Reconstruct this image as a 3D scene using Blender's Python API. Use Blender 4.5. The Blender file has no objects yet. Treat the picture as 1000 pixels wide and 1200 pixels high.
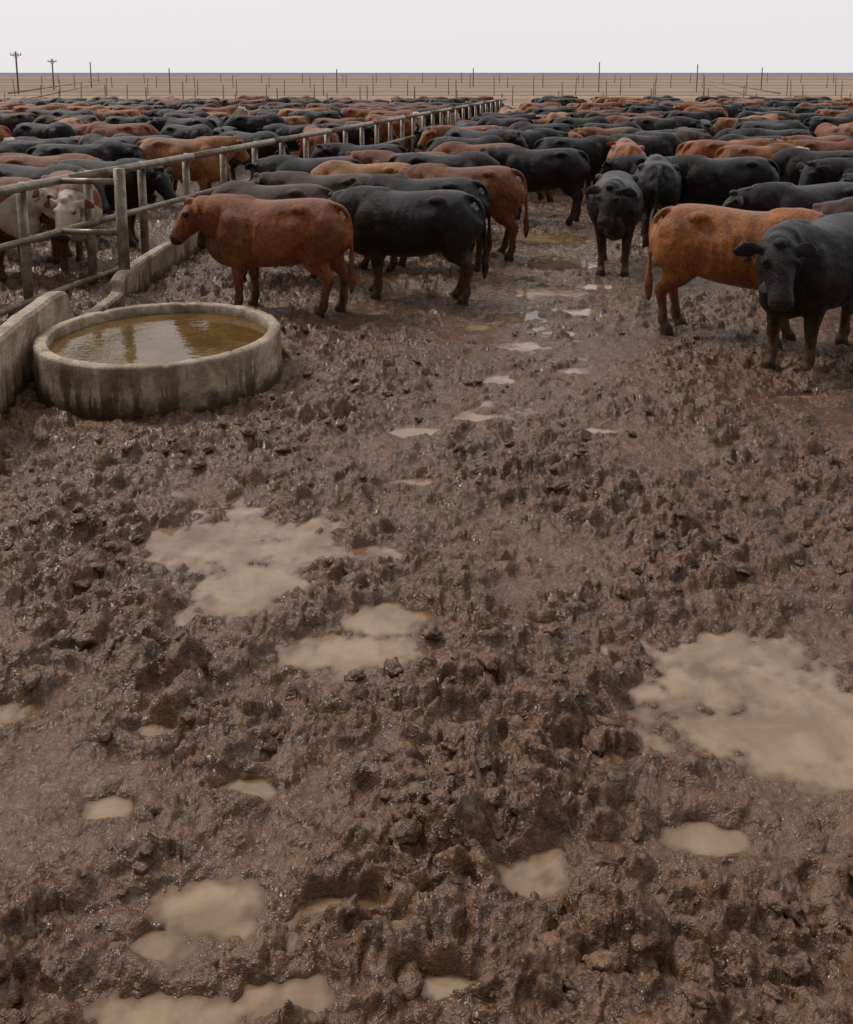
import bpy, bmesh, math, random
import numpy as np
from mathutils import Vector
random.seed(7); rng=np.random.RandomState(7)
scene=bpy.context.scene
col=scene.collection
R=math.radians

# ---------------------------------------------------------------- noise
def hsh(ix,iy,seed):
    h=(ix.astype(np.int64)*374761393+iy.astype(np.int64)*668265263+seed*974634777)&0xFFFFFFFF
    h=((h^(h>>13))*1274126177)&0xFFFFFFFF
    h=((h^(h>>16))*2246822519)&0xFFFFFFFF
    return ((h^(h>>15))&0xFFFFFF)/float(0x1000000)
def perlin(x,y,seed=0):
    ix=np.floor(x);iy=np.floor(y);fx=x-ix;fy=y-iy
    ix=ix.astype(np.int64);iy=iy.astype(np.int64)
    u=fx*fx*fx*(fx*(fx*6-15)+10);v=fy*fy*fy*(fy*(fy*6-15)+10)
    def g(a,b):
        t=hsh(ix+a,iy+b,seed)*6.2831853
        return np.cos(t)*(fx-a)+np.sin(t)*(fy-b)
    n0=g(0,0)*(1-u)+g(1,0)*u; n1=g(0,1)*(1-u)+g(1,1)*u
    return (n0*(1-v)+n1*v)*1.4
def fbm(x,y,o=3,seed=0):
    s=0;a=1;t=0
    for i in range(o):
        s=s+a*perlin(x*2**i,y*2**i,seed+i*17);t+=a;a*=.5
    return s/t
def worley(x,y,seed=0):
    ix=np.floor(x).astype(np.int64);iy=np.floor(y).astype(np.int64)
    d1=np.full(x.shape,9.);d2=np.full(x.shape,9.);idv=np.zeros(x.shape)
    for a in(-1,0,1):
        for b in(-1,0,1):
            cx=ix+a;cy=iy+b
            px=cx+hsh(cx,cy,seed);py=cy+hsh(cx,cy,seed+5)
            d=np.sqrt((px-x)**2+(py-y)**2)
            r=hsh(cx,cy,seed+9)
            m=d<d1
            d2=np.where(m,d1,np.minimum(d2,d)); idv=np.where(m,r,idv); d1=np.where(m,d,d1)
    return d1,d2,idv
def sstep(a,b,x):
    t=np.clip((x-a)/(b-a),0,1);return t*t*(3-2*t)

# ---------------------------------------------------------------- node helpers
def newmat(name):
    m=bpy.data.materials.new(name);m.use_nodes=True
    nt=m.node_tree;b=nt.nodes['Principled BSDF'];return m,nt,b
class NB:
    def __init__(s,nt): s.nt=nt
    def n(s,t,**k):
        o=s.nt.nodes.new(t)
        for a,v in k.items(): setattr(o,a,v)
        return o
    def l(s,a,b): s.nt.links.new(a,b)
    def set(s,sock,v):
        if isinstance(v,bpy.types.NodeSocket): s.l(v,sock)
        else: sock.default_value=v
    def math(s,op,a,b=0.,c=None,clamp=False):
        o=s.n('ShaderNodeMath',operation=op,use_clamp=clamp);s.set(o.inputs[0],a);s.set(o.inputs[1],b)
        if c is not None:s.set(o.inputs[2],c)
        return o.outputs[0]
    def mix(s,f,a,b,blend='MIX'):
        o=s.n('ShaderNodeMix',data_type='RGBA',blend_type=blend)
        s.set(o.inputs[0],f);s.set(o.inputs[6],a);s.set(o.inputs[7],b);return o.outputs[2]
    def noise(s,vec,scale,detail=3,rough=.55,dist=0.):
        o=s.n('ShaderNodeTexNoise');s.l(vec,o.inputs['Vector']);o.inputs['Scale'].default_value=scale
        o.inputs['Detail'].default_value=detail;o.inputs['Roughness'].default_value=rough;o.inputs['Distortion'].default_value=dist
        return o.outputs['Fac']
    def ramp(s,f,a,b,lo=0.,hi=1.):
        o=s.n('ShaderNodeMapRange',clamp=True,interpolation_type='SMOOTHSTEP');s.set(o.inputs[0],f)
        o.inputs[1].default_value=a;o.inputs[2].default_value=b;o.inputs[3].default_value=lo;o.inputs[4].default_value=hi
        return o.outputs[0]
    def scalev(s,vec,sc):
        o=s.n('ShaderNodeVectorMath',operation='MULTIPLY');s.l(vec,o.inputs[0]);o.inputs[1].default_value=sc;return o.outputs[0]
    def bump(s,h,st,dist,nrm=None):
        o=s.n('ShaderNodeBump');s.set(o.inputs['Height'],h);o.inputs['Strength'].default_value=st;o.inputs['Distance'].default_value=dist
        if nrm is not None:s.l(nrm,o.inputs['Normal'])
        return o.outputs[0]
def C(r,g,b):return (r,g,b,1)

# ---------------------------------------------------------------- materials
def mat_ground():
    m,nt,b=newmat('mud_ground');k=NB(nt)
    geo=k.n('ShaderNodeNewGeometry');P=geo.outputs['Position']
    sx=k.n('ShaderNodeSeparateXYZ');k.l(P,sx.inputs[0]);X,Y,Z=sx.outputs
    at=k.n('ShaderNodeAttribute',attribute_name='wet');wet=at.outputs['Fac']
    n1=k.noise(P,1.3,3);n2=k.noise(P,13,4,.65);n3=k.noise(P,75,2,.7)
    c=k.mix(k.ramp(n2,.36,.64),C(.060,.024,.009),C(.205,.103,.048))
    c=k.mix(k.ramp(n1,.35,.7,0,.45),c,C(.120,.056,.025))
    c=k.mix(k.ramp(n3,.47,.72,0,.5),c,C(.285,.162,.085))
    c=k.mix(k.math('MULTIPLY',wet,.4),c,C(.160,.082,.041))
    st=k.noise(k.scalev(P,(.004,.06,1)),1,4,.6)
    tan=k.mix(k.ramp(st,.35,.65),C(.34,.24,.165),C(.48,.37,.275))
    st2=k.noise(k.scalev(P,(.02,.25,1)),1,3,.6)
    tan=k.mix(k.ramp(st2,.45,.7,0,.6),tan,C(.25,.16,.11))
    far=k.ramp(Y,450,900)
    tan=k.mix(far,tan,C(.26,.26,.34))  # distant scrub, with blue-grey atmospheric haze painted into the ground colour
    yn=k.math('ADD',Y,k.math('MULTIPLY',n1,6))
    c=k.mix(k.ramp(yn,56,62),c,tan)
    k.l(c,b.inputs['Base Color'])
    r=k.math('ADD',k.ramp(n2,.35,.65,.08,.38),k.math('MULTIPLY',wet,-.16))
    r=k.math('MAXIMUM',r,.06)
    dry=k.ramp(Y,50,60)
    r=k.math('MAXIMUM',r,k.math('MULTIPLY',dry,.95))
    k.l(r,b.inputs['Roughness'])
    k.l(k.ramp(Y,12,60,.64,.05),b.inputs['Specular IOR Level'])
    h=k.math('ADD',k.noise(P,30,4,.66,.5),k.math('MULTIPLY',n3,.28))
    bs=k.bump(h,.75,.026)
    k.l(bs,b.inputs['Normal'])
    return m
def mat_water(name,ca,cb,rough=.03,bs=.15,edge=None):
    m,nt,b=newmat(name);k=NB(nt);geo=k.n('ShaderNodeNewGeometry');P=geo.outputs['Position']
    c=k.mix(k.ramp(k.noise(P,3.2,5,.6,.6),.35,.65),ca,cb)
    if edge:
        at=k.n('ShaderNodeAttribute',attribute_name='depth')
        d=k.math('ADD',at.outputs['Fac'],k.math('MULTIPLY',k.math('SUBTRACT',k.noise(P,12,5,.7),.5),.030))
        c=k.mix(k.ramp(d,-.004,.030),edge,c)
        b.inputs['Specular IOR Level'].default_value=.75
    k.l(c,b.inputs['Base Color'])
    b.inputs['Roughness'].default_value=rough;b.inputs['IOR'].default_value=1.38 if edge else 1.36
    k.l(k.bump(k.noise(P,9,3),bs,.006),b.inputs['Normal']);return m
def mat_concrete():
    m,nt,b=newmat('stained_concrete');k=NB(nt);geo=k.n('ShaderNodeNewGeometry');P=geo.outputs['Position']
    sx=k.n('ShaderNodeSeparateXYZ');k.l(P,sx.inputs[0]);Z=sx.outputs[2]
    n1=k.noise(P,3.2,5,.65,.3);n2=k.noise(P,22,5,.7);drip=k.noise(k.scalev(P,(6,6,.7)),1,5,.7)
    c=k.mix(k.ramp(n1,.34,.62),C(.27,.19,.115),C(.60,.50,.37))
    c=k.mix(k.ramp(n2,.42,.70,0,.6),c,C(.21,.15,.09))
    d=k.math('MULTIPLY',k.ramp(drip,.50,.57),k.ramp(Z,.08,.55,1.,.15))
    c=k.mix(k.math('MULTIPLY',d,.9),c,C(.07,.038,.018))
    low=k.math('ADD',Z,k.math('MULTIPLY',k.noise(P,5,4,.7),-.45))
    d2=k.ramp(low,-.17,.0,1,0)
    c=k.mix(k.math('MULTIPLY',d2,.95),c,C(.07,.034,.017))
    k.l(c,b.inputs['Base Color']);k.l(k.ramp(n1,.3,.7,.45,.8),b.inputs['Roughness'])
    k.l(k.bump(k.math('ADD',k.noise(P,45,5,.7),n1),.7,.014),b.inputs['Normal']);return m
def mat_steel():
    m,nt,b=newmat('galvanised_steel');k=NB(nt);geo=k.n('ShaderNodeNewGeometry');P=geo.outputs['Position']
    n1=k.noise(P,5,5,.65);n2=k.noise(P,30,4,.7)
    c=k.mix(k.ramp(n1,.4,.65),C(.32,.275,.21),C(.17,.125,.085))
    c=k.mix(k.ramp(n2,.5,.7,0,.6),c,C(.075,.042,.027))
    k.l(c,b.inputs['Base Color']);b.inputs['Metallic'].default_value=.4;b.inputs['Roughness'].default_value=.42
    k.l(k.bump(n2,.3,.005),b.inputs['Normal']);return m
def mat_flat(name,c,rough=.6,spec=.4):
    m,nt,b=newmat(name);k=NB(nt);tc=k.n('ShaderNodeTexCoord')
    n=k.noise(tc.outputs['Object'],9,4)
    k.l(k.mix(k.ramp(n,.3,.7),C(c[0]*.8,c[1]*.8,c[2]*.8),C(*c)),b.inputs['Base Color'])
    b.inputs['Roughness'].default_value=rough;b.inputs['Specular IOR Level'].default_value=spec;return m
def mat_hide():
    m,nt,b=newmat('cattle_hide');k=NB(nt)
    tc=k.n('ShaderNodeTexCoord');P0=tc.outputs['Object']
    oi=k.n('ShaderNodeObjectInfo')
    off=k.n('ShaderNodeVectorMath',operation='ADD');k.l(P0,off.inputs[0])
    cmb=k.n('ShaderNodeCombineXYZ');k.l(k.math('MULTIPLY',oi.outputs['Random'],37.),cmb.inputs[0]);k.l(cmb.outputs[0],off.inputs[1])
    P=off.outputs[0]
    sx=k.n('ShaderNodeSeparateXYZ');k.l(P0,sx.inputs[0]);Z=sx.outputs[2]
    at=k.n('ShaderNodeAttribute',attribute_name='parts');sc=k.n('ShaderNodeSeparateColor');k.l(at.outputs['Color'],sc.inputs[0])
    skin,hoof,face=sc.outputs[0],sc.outputs[1],sc.outputs[2]
    base=oi.outputs['Color']
    n1=k.noise(P,2.2,3,.6,.6);n2=k.noise(k.scalev(P,(1.,1.,.4)),24,4,.7,.8);n3=k.noise(k.scalev(P,(1,1,.20)),120,2,.7)
    c=k.mix(1.,base,k.mix(k.ramp(n1,.32,.68),C(.60,.50,.44),C(1.25,1.25,1.25)),'MULTIPLY')
    c=k.mix(1.,c,k.mix(k.ramp(n2,.30,.70),C(.72,.66,.62),C(1.22,1.22,1.22)),'MULTIPLY')
    c=k.mix(1.,c,k.mix(k.ramp(n3,.3,.7),C(.62,.62,.62),C(1.35,1.35,1.35)),'MULTIPLY')
    wf=k.math('MULTIPLY',k.math('SUBTRACT',1.,oi.outputs['Alpha']),k.ramp(k.math('ADD',face,k.math('MULTIPLY',n2,.3)),.5,.7))
    c=k.mix(wf,c,C(.68,.57,.46))
    mn=k.noise(P,6,4,.7)
    zz=k.math('ADD',Z,k.math('MULTIPLY',mn,1.1))
    mud=k.ramp(zz,.72,1.22,.92,0)
    c=k.mix(mud,c,k.mix(k.ramp(n2,.35,.65),C(.045,.021,.010),C(.17,.09,.045)))
    c=k.mix(k.ramp(mn,.62,.68,0,.45),c,C(.08,.042,.022))
    c=k.mix(skin,c,C(.022,.018,.018));c=k.mix(k.math('MULTIPLY',hoof,.8),c,C(.03,.018,.012))
    k.l(c,b.inputs['Base Color'])
    k.l(k.math('ADD',k.ramp(n1,.3,.7,.32,.50),k.math('MULTIPLY',skin,-.12)),b.inputs['Roughness'])
    b.inputs['Specular IOR Level'].default_value=.34
    h=k.math('ADD',k.math('MULTIPLY',n3,.6),k.math('ADD',k.math('MULTIPLY',n2,.5),k.math('ADD',k.math('MULTIPLY',k.noise(P,5,2,.6),1.3),k.math('MULTIPLY',mud,.25))))
    k.l(k.bump(h,.8,.024),b.inputs['Normal'])
    return m
M_ground=mat_ground();M_conc=mat_concrete();M_steel=mat_steel();M_hide=mat_hide()
M_puddle=mat_water('muddy_water',C(.26,.165,.095),C(.40,.275,.175),.02,.3,C(.15,.079,.040))
M_tankw=mat_water('trough_water',C(.115,.060,.018),C(.17,.10,.035),.05,.5)
M_eye=mat_flat('eye_dark',(.008,.006,.005),.08,.6)
M_tag=mat_flat('ear_tag_plastic',(.75,.30,.04),.4)
M_wood=mat_flat('pole_timber',(.16,.13,.11),.8)
M_dist=mat_flat('dry_rail',(.30,.24,.185),.8)

# ---------------------------------------------------------------- mesh helpers
def mkmesh(name,V,F,mats,smooth=True):
    me=bpy.data.meshes.new(name);me.from_pydata([tuple(v) for v in V],[],F)
    for m in mats:me.materials.append(m)
    if smooth:me.polygons.foreach_set('use_smooth',[True]*len(me.polygons))
    me.update();return me
def fastmesh(name,co,q,mat):
    me=bpy.data.meshes.new(name);me.vertices.add(len(co));me.vertices.foreach_set('co',co.astype(np.float32).ravel())
    n=q.shape[1];me.loops.add(q.size);me.loops.foreach_set('vertex_index',q.astype(np.int32).ravel());me.polygons.add(len(q))
    me.polygons.foreach_set('loop_start',np.arange(0,q.size,n,dtype=np.int32));me.polygons.foreach_set('loop_total',np.full(len(q),n,dtype=np.int32))
    me.polygons.foreach_set('use_smooth',np.ones(len(q),bool));me.update(calc_edges=True);me.materials.append(mat);return me
def mkobj(name,me,parent=None,loc=(0,0,0)):
    o=bpy.data.objects.new(name,me);o.location=loc;col.objects.link(o)
    if parent:o.parent=parent
    return o
def catmull(rows,n=4):
    r=np.array(rows,float);p=np.vstack([2*r[0]-r[1],r,2*r[-1]-r[-2]]);out=[]
    for i in range(1,len(p)-2):
        for j in range(n):
            t=j/n
            out.append(.5*((2*p[i])+(-p[i-1]+p[i+1])*t+(2*p[i-1]-5*p[i]+4*p[i+1]-p[i+2])*t*t+(-p[i-1]+3*p[i]-3*p[i+1]+p[i+2])*t**3))
    out.append(r[-1]);return np.array(out)
def tube(V,F,rows,side=(0,1,0),side2=None,n=20,pw=2.,sub=4):
    r=catmull(rows,sub) if sub>1 else np.array(rows,float)
    c=r[:,:3];T=np.gradient(c,axis=0);T/=np.linalg.norm(T,axis=1)[:,None]+1e-9
    k=len(r);s0=np.array(side,float);s1=np.array(side2 if side2 is not None else side,float)
    base=len(V)
    for i in range(k):
        S=s0*(1-i/(k-1))+s1*i/(k-1);S=S-T[i]*S.dot(T[i]);S/=np.linalg.norm(S);O=np.cross(T[i],S)
        a=max(r[i,3],.004);b=max(r[i,4],.004)
        for j in range(n):
            t=2*math.pi*j/n;cs,sn=math.cos(t),math.sin(t)
            cx=math.copysign(abs(cs)**(2/pw),cs);sy=math.copysign(abs(sn)**(2/pw),sn)
            V.append(c[i]+S*b*cx+O*a*sy)
    for i in range(k-1):
        for j in range(n):
            F.append((base+i*n+j,base+i*n+(j+1)%n,base+(i+1)*n+(j+1)%n,base+(i+1)*n+j))
    a=len(V);V.append(c[0]-T[0]*min(r[0,3],r[0,4])*.5);V.append(c[-1]+T[-1]*min(r[-1,3],r[-1,4])*.5)
    for j in range(n):
        F.append((a,base+(j+1)%n,base+j));F.append((a+1,base+(k-1)*n+j,base+(k-1)*n+(j+1)%n))
def ball(V,F,c,r,n=10):
    r=np.array(r if hasattr(r,'__len__') else (r,r,r));base=len(V)
    for i in range(n+1):
        th=math.pi*i/n
        for j in range(n*2):
            ph=math.pi*j/n
            V.append(np.array(c)+r*np.array([math.sin(th)*math.cos(ph),math.sin(th)*math.sin(ph),math.cos(th)]))
    for i in range(n):
        for j in range(2*n):
            F.append((base+i*2*n+j,base+i*2*n+(j+1)%(2*n),base+(i+1)*2*n+(j+1)%(2*n),base+(i+1)*2*n+j))
def pipe(V,F,p0,p1,r,n=12):
    p0=np.array(p0,float);p1=np.array(p1,float);d=p1-p0;d/=np.linalg.norm(d)
    s=np.cross(d,(0,0,1)) if abs(d[2])<.9 else np.array((1.,0,0));s/=np.linalg.norm(s);o=np.cross(d,s);b=len(V)
    for p in(p0,p1):
        for j in range(n):
            t=2*math.pi*j/n;V.append(p+r*(math.cos(t)*s+math.sin(t)*o))
    for j in range(n):F.append((b+j,b+(j+1)%n,b+n+(j+1)%n,b+n+j))
    F.append(tuple(b+j for j in range(n))[::-1]);F.append(tuple(b+n+j for j in range(n)))

# ---------------------------------------------------------------- cattle
def build_cow(name,voxel=.016,nyaw=0,nel=14,hyaw=0,hpit=38,legs=(0,0,0,0),tailx=0.,tag=False,belly=0.,fat=1.,hs_=1.06,seed=3):
    V=[];F=[]
    tr=[(-.835,1.18,1.02,.11),(-.80,1.28,.88,.20),(-.70,1.350,.74,.27),(-.52,1.385,.68,.315),(-.36,1.385,.635,.34),(-.15,1.365,.585-belly,.375),
        (.08,1.345,.555-belly,.395),(.28,1.35,.54,.365),(.46,1.38,.535,.315),(.60,1.385,.58,.265),(.70,1.33,.66,.215),(.78,1.22,.76,.13)]
    tube(V,F,[(x,0,(t+b)/2,(t-b)/2,w*fat) for x,t,b,w in tr],pw=2.3,n=36)
    tube(V,F,[(.35,0,.70,.16,.15),(.58,0,.67,.16,.16),(.76,0,.73,.15,.13),(.86,0,.86,.11,.09)])
    ball(V,F,(.47,0,1.33),(.2,.09,.075));
    for s in(-1,1):
        ball(V,F,(-.36,s*.255,1.285),(.10,.07,.06));ball(V,F,(-.75,s*.12,1.14),(.06,.06,.08))
        ball(V,F,(.50,s*.205,.96),(.21,.15,.29));ball(V,F,(-.56,s*.175,1.00),(.25,.16,.28))
    fr=[(.46,.13,1.10,.17,.08),(.47,.185,.92,.18,.115),(.43,.195,.75,.155,.11),(.435,.19,.60,.105,.085),(.455,.185,.46,.074,.068),(.452,.185,.40,.063,.060),
        (.447,.185,.27,.048,.047),(.452,.185,.155,.057,.053),(.472,.185,.095,.051,.050),(.495,.185,.045,.070,.064),(.50,.185,-.04,.078,.070)]
    hr=[(-.50,.12,1.12,.25,.10),(-.54,.18,.98,.28,.145),(-.55,.195,.82,.25,.14),(-.55,.19,.67,.175,.11),(-.625,.185,.56,.10,.074),(-.685,.18,.48,.076,.059),
        (-.682,.18,.41,.062,.053),(-.655,.18,.28,.049,.047),(-.642,.18,.155,.058,.053),(-.615,.18,.095,.052,.050),(-.588,.18,.045,.070,.062),(-.58,.18,-.04,.078,.068)]
    for i,(rows,s) in enumerate(((fr,1),(fr,-1),(hr,1),(hr,-1))):
        sh=legs[i];rr=[]
        for x,y,z,a,b in rows:
            k=max(0,1-z/1.0);rr.append((x+sh*k,s*(y-.02*k),z,a,b))
        tube(V,F,rr,n=16)
    tx=tailx
    tube(V,F,[(-.66,0,1.325,.030,.05),(-.77,0,1.285,.032,.04),(-.850,0,1.19,.030,.033),(-.882,0,1.05,.027,.028),(-.892,tx*.4,.88,.025,.027),(-.90,tx*.8,.68,.027,.030),(-.90,tx,.54,.042,.045),(-.90,tx,.40,.045,.045),(-.89,tx,.28,.015,.018)],n=12)
    py,el=R(nyaw),R(nel);L=.44
    p0=np.array((.42,0,1.04));p1=np.array((.62,0,1.10))
    e=np.array((.62+L*math.cos(py)*math.cos(el),L*math.sin(py)*math.cos(el),1.17+L*math.sin(el)))
    mid=(p1+e)/2+np.array((.035*math.cos(py*.5),.0,.0));q=p1*.25+e*.75
    h=R(hyaw+nyaw);d=R(hpit)
    u=np.array((math.cos(h)*math.cos(d),math.sin(h)*math.cos(d),-math.sin(d)));s=np.array((-math.sin(h),math.cos(h),0.));v=np.cross(u,s)
    tube(V,F,[(*p0,.34,.25),(*p1,.315,.24),(*mid,.25,.19),(*q,.205,.155),(*e,.165,.13)],side2=s,n=24)
    dz=np.array((0,0,1.))
    tube(V,F,[(.60,0,.74,.12,.09),(.75,0.01,.82,.11,.07),(*(mid-dz*.20),.10,.055),(*(q-dz*.16),.075,.04)],side2=s,n=12)
    H=e-u*.05+v*.01;K=hs_
    hs=[(-.03,.06,.07,.08),(.02,.085,.115,.115),(.09,.10,.135,.135),(.17,.102,.14,.132),(.26,.088,.122,.11),(.35,.066,.098,.094),(.42,.052,.088,.098),(.465,.040,.078,.095),(.50,.012,.050,.068)]
    def HP(a,b_,c_):return H+(u*a+s*b_+v*c_)*K
    tube(V,F,[(*HP(a,0,t-hh),hh*K,w*K) for a,t,hh,w in hs],side=s,pw=2.3,n=24)
    tube(V,F,[(*HP(.08,0,-.13),.06,.09),(*HP(.22,0,-.135),.055,.08),(*HP(.35,0,-.10),.045,.065),(*HP(.44,0,-.085),.04,.065)],side=s,n=12)
    ball(V,F,HP(.0,0,.085),(.06,.06,.05))
    for sg in(-1,1):
        ball(V,F,HP(.135,sg*.108,.055),(.048,.042,.037))
        ball(V,F,HP(.15,sg*.075,-.10),(.09,.06,.075))
        pts=[(HP(.03,sg*.09,.025),.028,.034),(HP(.02,sg*.14,.02),.038,.025),(HP(.015,sg*.205,.006),.072,.019),(HP(.02,sg*.27,-.016),.066,.018),(HP(.04,sg*.325,-.045),.032,.015)]
        tube(V,F,[(*p,a,b) for p,a,b in pts],side=tuple(u*.5+v*.85),n=14,sub=3)
    me=mkmesh(name+'_raw',V,F,[]);o=bpy.data.objects.new('tmp',me);col.objects.link(o)
    md=o.modifiers.new('r','REMESH');md.mode='VOXEL';md.voxel_size=voxel
    sm=o.modifiers.new('s','SMOOTH');sm.factor=.5;sm.iterations=5 if voxel<.02 else 2
    dg=bpy.context.evaluated_depsgraph_get();out=bpy.data.meshes.new_from_object(o.evaluated_get(dg))
    bpy.data.objects.remove(o);bpy.data.meshes.remove(me)
    n=len(out.vertices);co=np.empty(n*3);out.vertices.foreach_get('co',co);co=co.reshape(-1,3)
    def g(c,r,dep):
        c=np.array(c);q=(((co-c)/np.array(r))**2).sum(1);co[:,1]-=np.sign(co[:,1])*dep*np.exp(-q)
    for sg in(-1,1):
        g((-.20,sg*.32,1.20),(.13,.2,.09),.045);g((.22,sg*.34,.96),(.05,.2,.28),.028);g((-.30,sg*.30,.82),(.08,.2,.14),.05);g((.66,sg*.2,1.05),(.05,.2,.2),.03)
    body=(co[:,0]<.3)&(co[:,0]>-.2)
    rib=np.sin(co[:,0]*62)*.003*sstep(.7,.8,co[:,2])*sstep(1.25,1.1,co[:,2]);co[:,1]+=np.sign(co[:,1])*rib*body
    lump=fbm(co[:,0]*4+co[:,1]*3,co[:,2]*4+co[:,1]*2,3,seed)*.018*sstep(.5,.8,co[:,2]);co[:,1]+=np.sign(co[:,1])*lump
    wr=perlin(co[:,0]*26,co[:,2]*9,9)*.006*np.exp(-((co[:,0]-.72)/.16)**2);co[:,1]+=np.sign(co[:,1])*wr
    out.vertices.foreach_set('co',co.ravel())
    rel=co-H;lu=rel@u/K;ls=rel@s/K;lv=rel@v/K
    skin=sstep(.41,.45,lu)*(np.abs(ls)<.15)*(np.abs(lv)<.25)*(co[:,2]>.2)
    dn=np.minimum(np.sqrt((lu-.14)**2+(np.abs(ls)-.12)**2+(lv-.045)**2),9)
    skin=np.maximum(skin,sstep(.045,.028,dn))
    hoof=sstep(.085,.06,co[:,2])
    face=sstep(-.25,-.05,lu)*(np.linalg.norm(rel,axis=1)<.75)*(np.abs(ls)<.22)
    ca=np.stack([skin,hoof,face,np.ones(n)],1).astype(np.float32)
    at=out.attributes.new('parts','FLOAT_COLOR','POINT');at.data.foreach_set('color',ca.ravel())
    bm=bmesh.new();bm.from_mesh(out)
    for f in bm.faces:f.smooth=True;f.material_index=0
    def addb(c,r,mi):
        vv=[];ff=[];ball(vv,ff,c,r,6);vs=[bm.verts.new(x) for x in vv]
        for f in ff:
            try:
                q=bm.faces.new([vs[i] for i in f]);q.smooth=True;q.material_index=mi
            except Exception:pass
    for sg in(-1,1):
        addb(HP(.145,sg*.128,.045),.025,1);addb(HP(.482,sg*.055,-.012),(.021,.021,.021),1)
    if tag:
        for sg in(-1,):
            c=HP(.06,sg*.22,-.05)
            pts=[c+s*a+v*b_ for a,b_ in((-.012,.03),(.012,.03),(.032,-.0),(.032,-.05),(-.032,-.05),(-.032,0))]
            fr_=[bm.verts.new(p+u*.030) for p in pts];bk=[bm.verts.new(p+u*.022) for p in pts]
            f=bm.faces.new(fr_);f.material_index=2;f=bm.faces.new(bk[::-1]);f.material_index=2
            for i in range(6):
                f=bm.faces.new((fr_[i],bk[i],bk[(i+1)%6],fr_[(i+1)%6]));f.material_index=2
    bm.to_mesh(out);bm.free()
    out.materials.clear()
    for m in(M_hide,M_eye,M_tag):out.materials.append(m)
    out.name=name;return out

BLACK=(.0105,.0092,.0095);BR=(.300,.100,.030);BR2=(.250,.080,.025);TAN=(.42,.185,.070);DK=(.060,.028,.017);ORG=(.38,.145,.042)
def cow(me,x,y,head,colr,white=False,sc=1.,name='cow',parent=None):
    o=mkobj(name,me,parent,(x,y,.03));o.rotation_euler=(0,0,R(head));o.scale=(sc,sc,sc*random.uniform(.98,1.02) if parent else sc)
    o.color=(*colr,0. if white else 1.);return o

m_side=build_cow('cow_side',nyaw=6,nel=6,hyaw=20,hpit=54,legs=(.02,-.06,.06,-.10),tailx=.05,tag=True)
m_side2=build_cow('cow_side2',nyaw=-12,nel=-2,hyaw=-10,hpit=54,legs=(-.05,.08,-.08,.08),tailx=-.04,fat=1.05,belly=.02,seed=8)
m_front=build_cow('cow_front',nyaw=-8,nel=8,hyaw=-10,hpit=58,legs=(.03,-.02,.0,-.12),tailx=.03,fat=1.0)
m_look=build_cow('cow_look',nyaw=22,nel=2,hyaw=26,hpit=56,legs=(-.02,.05,.05,-.10),tailx=.03,tag=True,fat=1.08,seed=12)
m_low=build_cow('cow_low',nyaw=-20,nel=-14,hyaw=-15,hpit=58,legs=(.05,-.05,.02,-.06),tailx=.03,seed=17)
m_h=[build_cow('cow_h%d'%i,voxel=.026,nyaw=a,nel=e,hyaw=hy,hpit=hp,legs=l,tailx=.03,seed=20+i) for i,(a,e,hy,hp,l) in enumerate(
    [(5,8,5,48,(.05,-.05,.05,-.08)),(-22,0,-20,52,(-.05,.05,-.06,.06)),(10,-38,10,68,(.0,-.07,.07,.0)),(30,10,20,45,(.05,-.02,.0,-.1)),(-8,-25,-10,60,(-.06,.04,.06,-.06)),(-28,-44,-10,70,(.08,-.04,-.04,.05))])]

fg=[(m_side,-1.70,10.50,167,BR,0,.98),
    (m_side2,-.16,11.15,166,BLACK,0,.99),
    (m_side,.02,12.75,168,BLACK,0,.97),
    (m_side2,.62,13.9,170,BR2,0,1.0),
    (m_h[0],-1.4,13.2,172,DK,0,.97),
    (m_h[2],-2.0,12.2,170,DK,0,.95),
    (m_h[4],-.9,14.7,172,TAN,0,.98),
    (m_h[1],-1.9,15.7,174,BLACK,0,.98),
    (m_front,2.68,12.95,-102,BLACK,0,.98),
    (m_side,3.75,14.9,78,BLACK,0,1.),
    (m_h[0],4.0,18.4,80,ORG,0,1.02),
    (m_low,3.24,9.45,-27,ORG,0,1.01),
    (m_look,3.80,8.60,-144,BLACK,0,1.03),
    (m_side2,5.05,11.9,190,BLACK,0,.98),
    (m_h[1],5.5,10.4,195,(.11,.055,.038),0,1.0),
    (m_side2,5.0,15.4,176,BLACK,0,1.0),
    (m_side,7.3,15.0,184,BLACK,0,1.0),
    (m_h[1],7.2,13.2,178,BLACK,0,1.0),
    (m_h[0],2.15,17.2,172,BLACK,0,1.0),
    (m_h[4],1.1,18.4,176,BR2,0,1.0),
    (m_h[1],3.2,20.2,8,BLACK,0,1.0),
    (m_h[0],-.3,16.4,174,BR2,0,1.),
    # other side of the rail
    (m_look,-6.7,11.2,-15,BLACK,0,1.0),
    (m_side,-6.0,12.35,-22,BR2,1,1.0),
    (m_low,-4.98,12.75,-62,BR2,1,1.0),
    (m_side2,-5.9,13.6,-12,BLACK,0,1.03),
    (m_side,-8.2,12.3,8,BLACK,0,1.0),
    (m_h[2],-8.4,11.0,6,BR2,0,1.0),
    (m_side2,-5.3,14.9,-8,BLACK,0,1.0),
    (m_h[0],-7.6,14.3,184,BLACK,0,1.0),
    (m_h[1],-6.6,15.7,5,BR2,0,1.0),
    ]
placed=[]
for me,x,y,hd,c,w,s in fg:
    cow(me,x,y,hd,c,bool(w),s);placed.append((x,y))
herd=bpy.data.objects.new('cattle_herd',None);col.objects.link(herd)
def fx(y):return -4.30+.240*(y-11.9)     # rail line
y=11.6;row=0
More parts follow.
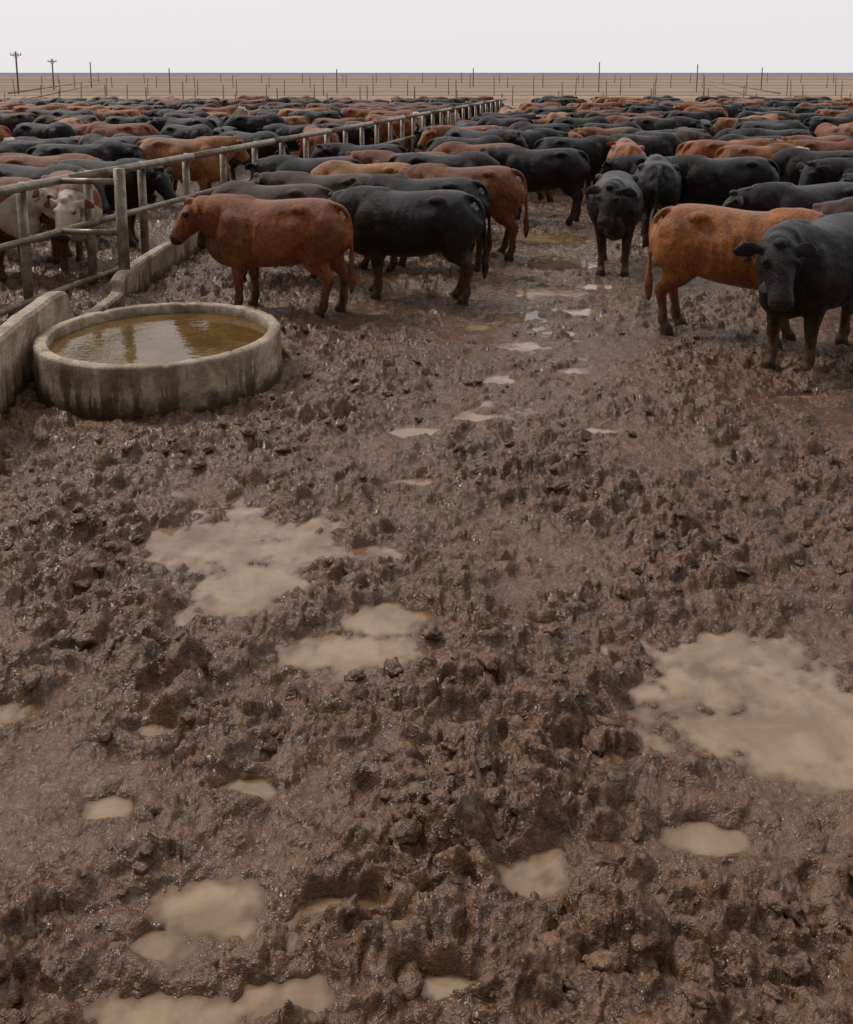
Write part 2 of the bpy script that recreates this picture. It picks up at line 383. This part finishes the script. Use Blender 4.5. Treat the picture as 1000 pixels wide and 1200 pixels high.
while y<53:
    half=.50*y+4.5;x=-half+random.uniform(0,2)
    while x<half:
        X=x+random.uniform(-.25,.25);Y=y+random.uniform(-.35,.35)
        left=X<fx(Y)
        ok=abs(X-fx(Y))>1.25
        if not left:
            if Y<16.3 and X>4.6: ok=ok and Y>13.2 and X>6
            elif X<1.2: ok=ok and Y>15.2
            elif X<3.4: ok=ok and Y>18.2
            else: ok=ok and Y>17.0
        else: ok=ok and (Y>14.2 or X<-7.6)
        for a,b in placed:
            if abs(a-X)<1.95 and abs(b-Y)<.68:ok=False;break
        if ok:
            fwd=180 if math.sin(X*.35+row*.9)+random.uniform(-.9,.9)>0 else 0
            hd=fwd+random.gauss(0,14)
            if random.random()<.14:hd+=random.choice((60,-60,90,-90,-35,35))
            cl=.8*math.sin(X*.31+Y*.6+(2 if left else 0))+.5*math.sin(Y*1.1-X*.17)+random.gauss(0,.85)
            if Y>30:cl+=.25
            if cl>.45:c=random.choice((BR,BR2,TAN,ORG,BR))
            elif cl>.28:c=DK
            else:c=BLACK
            v_=random.uniform(.7,1.15);c=tuple(q_*v_ for q_ in c)
            cow(random.choice(m_h),X,Y,hd,c,random.random()<.03,random.uniform(.89,1.06),'herd_cow',herd)
            placed.append((X,Y))
        x+=random.uniform(1.65,2.2)
    y+=random.uniform(.78,.93);row+=1

# ---------------------------------------------------------------- ground
ys=list(np.linspace(-60,.6,24));yy=.8
while yy<20:ys.append(yy);yy+=max(.0028*yy,.0055)
while yy<5000:ys.append(yy);yy*=1.02
ys=np.array(ys);yc=np.clip(ys,.8,None)
half=1.0+.53*yc
core=np.linspace(-1,1,1200);k=(np.arange(1,27)/26.)
nC=len(core)+52
XX=np.empty((len(ys),nC))
XX[:,26:26+len(core)]=half[:,None]*core[None]
ext=half[:,None]*(1+(k**2)[None]*6)+((k**2)*20)[None]
XX[:,26+len(core):]=ext;XX[:,:26]=-ext[:,::-1]
YY=np.repeat(ys[:,None],nC,1)
x=XX.ravel();y=YY.ravel()
PD=[(-1.12,5.16,.66,.38),(-1.0,4.72,.30,.30),(-.50,5.02,.46,.12),(-.36,4.07,.40,.15),(-.25,4.36,.20,.13),(1.42,3.92,.46,.34),(1.55,3.50,.48,.22),(1.85,3.30,.38,.16),(1.7,3.7,.3,.25),
    (.39,2.81,.12,.10),(-.77,2.68,.19,.11),(-.88,2.55,.15,.07),(-.80,2.31,.19,.09),(-.42,2.37,.13,.06),(1.06,2.97,.15,.065),(-1.17,3.53,.11,.045),(-.71,3.22,.11,.05),(-.29,2.69,.12,.045),(-1.28,4.38,.08,.12),
    (-2.0,3.66,.20,.07),(.28,3.55,.14,.05),(.62,4.3,.10,.05),(.04,2.42,.10,.04),(-1.22,3.11,.08,.05),
    (.95,9.2,.22,.12),(1.05,10.4,.26,.16),(1.5,11.6,.35,.25),(.7,8.1,.15,.10),(2.1,13.4,.5,.35),(1.3,6.9,.15,.06),(-.05,6.0,.15,.06),(.45,7.2,.16,.08),(-.1,6.9,.2,.07),(1.4,8.4,.18,.09),
    (1.9,10.6,.3,.15),(.9,12.4,.3,.2),(1.75,15.5,.6,.5),(-.6,7.1,.14,.05),(3.3,7.7,.2,.05),(.55,9.9,.18,.10),(1.55,9.7,.18,.10),(2.2,11.9,.25,.15),(1.2,13.3,.25,.2)]
def mud(x,y):
    """height of the churned pen floor and its wetness"""
    wx=x+.075*fbm(x*4,y*4,3,11)+.022*fbm(x*18,y*18,3,12);wy=y+.075*fbm(x*4+31,y*4,3,13)+.022*fbm(x*18,y*18+9,3,14)
    dens=fbm(x*.8,y*.8,3,21)
    def dome(d,Rr):return np.sqrt(np.clip(1-(d/Rr)**2,0,1))
    d1,e1,r1=worley(wx/.22,wy/.18,1);d2,e2,r2=worley(wx/.13,wy/.11,2);d3,e3,r3=worley(wx/.065,wy/.056,3);d4,e4,r4=worley(wx/.033+5,wy/.03,4)
    c1=dome(d1,.60)*np.clip(r1*1.8-.6,0,1);c2=dome(d2,.60)*np.clip(r2*1.6-.4,0,1);c3=dome(d3,.60)*np.clip(r3*1.5-.3,0,1);c4=dome(d4,.62)*r4
    big=sstep(-.15,.40,fbm(wx*3.2,wy*3.7,4,35))
    ridge=sstep(.30,.0,np.abs(fbm(wx*5,wy*6.5,3,31)))
    g=np.clip(1.10+dens*1.9,.30,1.5)*(1-.22*sstep(4.5,9,y))
    a=.070*c1;b=.048*c2
    dp,ep,rp=worley((wx+3)/.24,(wy+3)/.24,8);pit=sstep(.42,.20,dp)*(rp>.5)
    h=.012+g*(np.maximum(a,b)+.35*np.minimum(a,b)+.022*c3*(.5+.5*big)+.009*c4+.018*ridge+.046*big)-.028*pit*np.clip(g,0,1)
    h+=.020*fbm(x*1.1,y*1.1,2,41)+.004*perlin(x*34,y*34,43)
    f1=perlin(x*2.6,y*2.6,51);f2=perlin(x*8,y*8,52);f3=perlin(x*19,y*19,53)
    B=np.zeros_like(h);B2=np.zeros_like(h)
    for cx,cy,rx,ry in PD:
        d=np.sqrt(((x-cx)/rx)**2+((y-cy)/ry)**2)+.38*f1+.36*f2+.26*f3
        B=np.maximum(B,sstep(1.50,.60,d));B2=np.maximum(B2,sstep(2.3,1.0,d))
    tc=.35+(y-6.5)*.23;tr=sstep(1.3,.2,np.abs(x-tc)+.4*f1)*sstep(5.0,8,y)
    h=h*(1-.42*tr)-.016*tr
    h=h*(1-.38*B2)-.006*B2
    h=h*(1-.72*B)-.032*B
    fade=1-sstep(20,30,y);h=h*(.35+.65*fade)+.02*(1-fade)
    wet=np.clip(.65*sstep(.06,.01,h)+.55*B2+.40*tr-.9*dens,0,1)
    return h,wet
near=(y<60)
z=np.full_like(x,.02);wet=np.zeros_like(x)
z[near],wet[near]=mud(x[near],y[near])
nr=len(ys)
i0=(np.arange(nr-1)[:,None]*nC+np.arange(nC-1)[None]).ravel()
q=np.stack([i0,i0+1,i0+nC+1,i0+nC],1)
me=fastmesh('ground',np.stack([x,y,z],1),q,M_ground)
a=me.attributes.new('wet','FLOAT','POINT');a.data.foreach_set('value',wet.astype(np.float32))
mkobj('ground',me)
# standing water: sheet with its depth over the mud stored per vertex
gy=[.5]
while gy[-1]<22:gy.append(gy[-1]+max(.007*gy[-1],.015))
gy=np.array(gy);gx=np.linspace(-1,1,400);WX=gx[None]*(1.+.6*gy)[:,None];WY=np.repeat(gy[:,None],400,1)
hz,_=mud(WX.ravel(),WY.ravel())
i0=(np.arange(len(gy)-1)[:,None]*400+np.arange(399)[None]).ravel()
me=fastmesh('puddle_water',np.stack([WX.ravel(),WY.ravel(),np.zeros(WX.size)],1),np.stack([i0,i0+1,i0+401,i0+400],1),M_puddle)
a=me.attributes.new('depth','FLOAT','POINT');a.data.foreach_set('value',(-hz).astype(np.float32))
mkobj('puddle_water',me)
# loose clods of mud kicked up by hooves, one mesh
bm=bmesh.new();bmesh.ops.create_icosphere(bm,subdivisions=3,radius=1);iv=np.array([v.co[:] for v in bm.verts]);itf=np.array([[v.index for v in f.verts] for f in bm.faces]);bm.free()
N=3400
cy=1.3+rng.rand(N)**1.25*8.5;cx=(rng.rand(N)*2-1)*(1.0+.53*cy)
hz,wt=mud(cx,cy);den=fbm(cx*.8,cy*.8,3,21)
keep=(hz>.012)&(rng.rand(N)<.50+den*1.8)&((cx+2.43)**2+(cy-8.15)**2>1.3)&(cx>-3.1-.0*cy)
cx,cy,hz=cx[keep],cy[keep],hz[keep];N=len(cx)
CO=np.empty((N,len(iv),3));
for i in range(N):
    s=.010+.036*rng.rand()**2.2;ang=rng.rand()*6.28
    p=iv*np.array([1.3,.95,.62]);o_=rng.rand()*200
    nz=fbm(iv[:,0]*1.3+o_+iv[:,2]*.7,iv[:,1]*1.3+iv[:,2]*1.1+o_,2,5)*.65+fbm(iv[:,0]*3.5+o_-iv[:,2],iv[:,1]*3.5+iv[:,2]*2.7,2,6)*.34
    p=p*(1+nz)[:,None]*s
    c_,s_=math.cos(ang),math.sin(ang);q_=p.copy();q_[:,0]=p[:,0]*c_-p[:,1]*s_;q_[:,1]=p[:,0]*s_+p[:,1]*c_
    t=rng.uniform(-.4,.4);q_[:,2]+=q_[:,0]*t
    CO[i]=q_+np.array([cx[i],cy[i],hz[i]+s*.02])
FQ=(itf[None]+(np.arange(N)*len(iv))[:,None,None]).reshape(-1,3)
mkobj('mud_clods',fastmesh('mud_clods',CO.reshape(-1,3),FQ,M_ground))

# ---------------------------------------------------------------- water tank
tank=bpy.data.objects.new('water_trough',None);tank.location=(-2.43,8.15,0);col.objects.link(tank)
prof=[(1.085,-.10),(1.09,.10),(1.085,.24),(1.082,.25),(1.08,.40),(1.082,.455),(1.07,.472),(1.03,.478),(.985,.474),(.972,.462),(.968,.40),(.965,.2),(.96,.05),(0.001,.04)]
pr=[]
for (a,b),(c,d) in zip(prof[:-1],prof[1:]):
    nn=max(1,int(math.hypot(c-a,d-b)/.04)) if c>.1 else 1
    for i in range(nn):pr.append((a+(c-a)*i/nn,b+(d-b)*i/nn))
pr.append(prof[-1]);N=160;V=[];F=[]
pa=np.array([(r,zz,2*math.pi*j/N) for r,zz in pr for j in range(N)])
nz=fbm(pa[:,2]*9+pa[:,0]*7,pa[:,1]*14,3,5)*.006+perlin(pa[:,2]*30,pa[:,1]*30,6)*.002
ch=np.where((pa[:,1]>.45)&(pa[:,0]>.95),-np.clip(perlin(pa[:,2]*14,pa[:,1]*0+3,9)-.25,0,1)*.05,0)
for (r,zz,t),e,c2 in zip(pa,nz,ch):
    rr=r+(e+c2*.5 if r>.5 else 0);V.append((rr*math.cos(t),rr*math.sin(t),zz+(e*.7+c2 if zz>.4 else 0)))
for i in range(len(pr)-1):
    for j in range(N):F.append((i*N+j,i*N+(j+1)%N,(i+1)*N+(j+1)%N,(i+1)*N+j))
mkobj('trough_wall',mkmesh('trough_wall',V,F,[M_conc]),tank)
V=[(0,0,.385)]+[(.975*math.cos(2*math.pi*j/96),.975*math.sin(2*math.pi*j/96),.385) for j in range(96)]
mkobj('trough_water',mkmesh('trough_water',V,[(0,1+j,1+(j+1)%96) for j in range(96)],[M_tankw]),tank)

# ---------------------------------------------------------------- concrete kerb wall
path=[(-3.20,2.5,.68),(-3.33,6.0,.68),(-3.42,7.0,.68),(-3.57,8.15,.67),(-3.58,8.9,.66),(-3.60,9.12,.40),(-3.62,9.5,.22),(-3.62,10.6,.22),(-3.62,10.9,.42),(-3.56,13,.44),(-3.5,14.6,.43)]
P=catmull(path,14);th=.15;V=[];F=[]
for i,(a,b,hh) in enumerate(P):
    e=float(perlin(np.array([b*3.]),np.array([.5]),77)[0])*.012
    e2=float(perlin(np.array([b*9.]),np.array([.5]),78)[0])*.008
    ring=[(0,-.15),(0.0,hh*.2),(0,hh*.5),(e,hh-.03+e2),(-.02,hh+e2),(-th/2,hh+e2+.006),(-th+.02,hh+e2),(-th,hh-.03),(-th-.01,hh*.3),(-th-.01,-.15)]
    for u_,w_ in ring:V.append((a+u_+e,b,w_))
n=10
for i in range(len(P)-1):
    for j in range(n-1):F.append((i*n+j,i*n+j+1,(i+1)*n+j+1,(i+1)*n+j))
F.append(tuple(range(n)));F.append(tuple(range((len(P)-1)*n,len(P)*n))[::-1])
mkobj('concrete_wall',mkmesh('concrete_wall',V,F,[M_conc],False))

# ---------------------------------------------------------------- pipe fence
V=[];F=[]
Y0,Y1=5.0,46.0
def P3(y,z,o=0):return (fx(y)+o,y,z)
for z_,r_ in((1.5,.056),(.875,.042),(.15,.042)):
    seg=np.linspace(Y0,Y1,14)
    for a,b in zip(seg[:-1],seg[1:]):pipe(V,F,P3(a,z_+.006*math.sin(a*3)),P3(b,z_+.006*math.sin(b*3)),r_,16)
yp=11.9-1.28*5
while yp<Y1:
    pipe(V,F,P3(yp,-.2,-.10),P3(yp,1.47,-.10),.058,14)
    for z_ in(1.5,.875,.15):pipe(V,F,P3(yp,z_,-.12),P3(yp,z_,.02),.05,10)
    yp+=1.28
pipe(V,F,(-3.70,11.05,-.2),(-3.70,11.05,1.66),.068,16)
for z_ in(1.5,.875):pipe(V,F,(-3.70,11.05,z_),P3(11.15,z_),.038,12)
me=mkmesh('pipe_fence',V,F,[M_steel]);mkobj('pipe_fence',me)
for (yy,zh,sp,r_) in((57,1.6,3.0,.035),(78,1.7,4.,.045),(112,1.9,5.,.055),(165,2.1,7.,.07),(240,2.3,10,.09)):
    V=[];F=[];w=.62*yy+6
    for z_ in(zh,zh*.5):pipe(V,F,(-w,yy,z_),(w,yy+random.uniform(-3,3),z_),r_*.4,6)
    xx=-w+random.uniform(0,2)
    while xx<w:
        pipe(V,F,(xx,yy+random.uniform(-.3,.3),-.1),(xx+random.uniform(-.05,.05),yy,zh+random.uniform(-.1,.5)),r_,6);xx+=sp*random.uniform(.8,1.2)
    mkobj('range_fence',mkmesh('range_fence',V,F,[M_dist]))
for x0 in(-26,22):
    V=[];F=[]
    for z_ in(1.5,.9):pipe(V,F,(x0,58,z_),(x0*2.2,165,z_),.05,6)
    mkobj('range_fence',mkmesh('range_fence',V,F,[M_dist]))
def pole(x_,y_,h_,arm=True,r_=.11):
    V=[];F=[];pipe(V,F,(0,0,-.3),(0,0,h_),r_,8)
    if arm:
        pipe(V,F,(-.7,0,h_-.45),(.7,0,h_-.45),.07,6)
        for a in(-.62,-.25,.25,.62):pipe(V,F,(a,0,h_-.4),(a,0,h_-.15),.045,6)
        pipe(V,F,(-.4,.02,h_-.47),(0,.02,h_-.95),.03,6);pipe(V,F,(.4,.02,h_-.47),(0,.02,h_-.95),.03,6)
    mkobj('utility_pole',mkmesh('utility_pole',V,F,[M_wood]),None,(x_,y_,0))
pole(-52.5,120,5.4);pole(-59.5,149,4.9);pole(-61,170,4.6,False,.10);pole(24,130,4.2,False,.07);pole(38.5,133,3.9,False,.07);pole(52,145,3.5,False,.08);pole(-33,120,3.3,False,.07);pole(-12,125,3.2,False,.07);pole(9,180,3.6,False,.09)

# ---------------------------------------------------------------- light
w=bpy.data.worlds.new('World');scene.world=w;w.use_nodes=True;nt=w.node_tree;k=NB(nt);bg=nt.nodes['Background']
sky=k.n('ShaderNodeTexSky',sky_type='NISHITA');sky.sun_disc=False;sky.dust_density=5;sky.air_density=1
tc=k.n('ShaderNodeTexCoord');sp=k.n('ShaderNodeSeparateXYZ');k.l(tc.outputs['Generated'],sp.inputs[0])
cloud=k.ramp(k.noise(tc.outputs['Generated'],2.2,3,.5),.3,.7,.85,1.25)
side=k.ramp(sp.outputs[1],-.50,.62,.30,1.)
mx=k.mix(.93,sky.outputs[0],C(8.2,8.0,8.15))
mx=k.mix(1.,mx,side,'MULTIPLY')
mx=k.mix(k.ramp(sp.outputs[2],.1,.5,0,1),mx,k.mix(1.,mx,cloud,'MULTIPLY'))
k.l(mx,bg.inputs['Color']);bg.inputs['Strength'].default_value=.105
sun=bpy.data.lights.new('sun','SUN');sun.energy=1.5;sun.angle=R(12);sun.color=(1,.93,.84)
so=bpy.data.objects.new('sun',sun);col.objects.link(so)
el,az=R(48),R(-58)
dvec=Vector((math.sin(az)*math.cos(el),math.cos(az)*math.cos(el),math.sin(el)))
so.rotation_euler=dvec.to_track_quat('Z','Y').to_euler();so.location=(0,0,20)
sky.sun_elevation=el;sky.sun_rotation=az
scene.view_settings.view_transform='Standard';scene.view_settings.look='None';scene.view_settings.exposure=0

# ---------------------------------------------------------------- camera
cam=bpy.data.cameras.new('camera');cam.sensor_fit='VERTICAL';cam.sensor_height=36;cam.lens=36*1080/1200
cam.shift_y=-325/1200;cam.clip_end=8000;cam.clip_start=.05
co_=bpy.data.objects.new('camera',cam);co_.location=(0,0,2.8);co_.rotation_euler=(R(80),0,0);col.objects.link(co_);scene.camera=co_
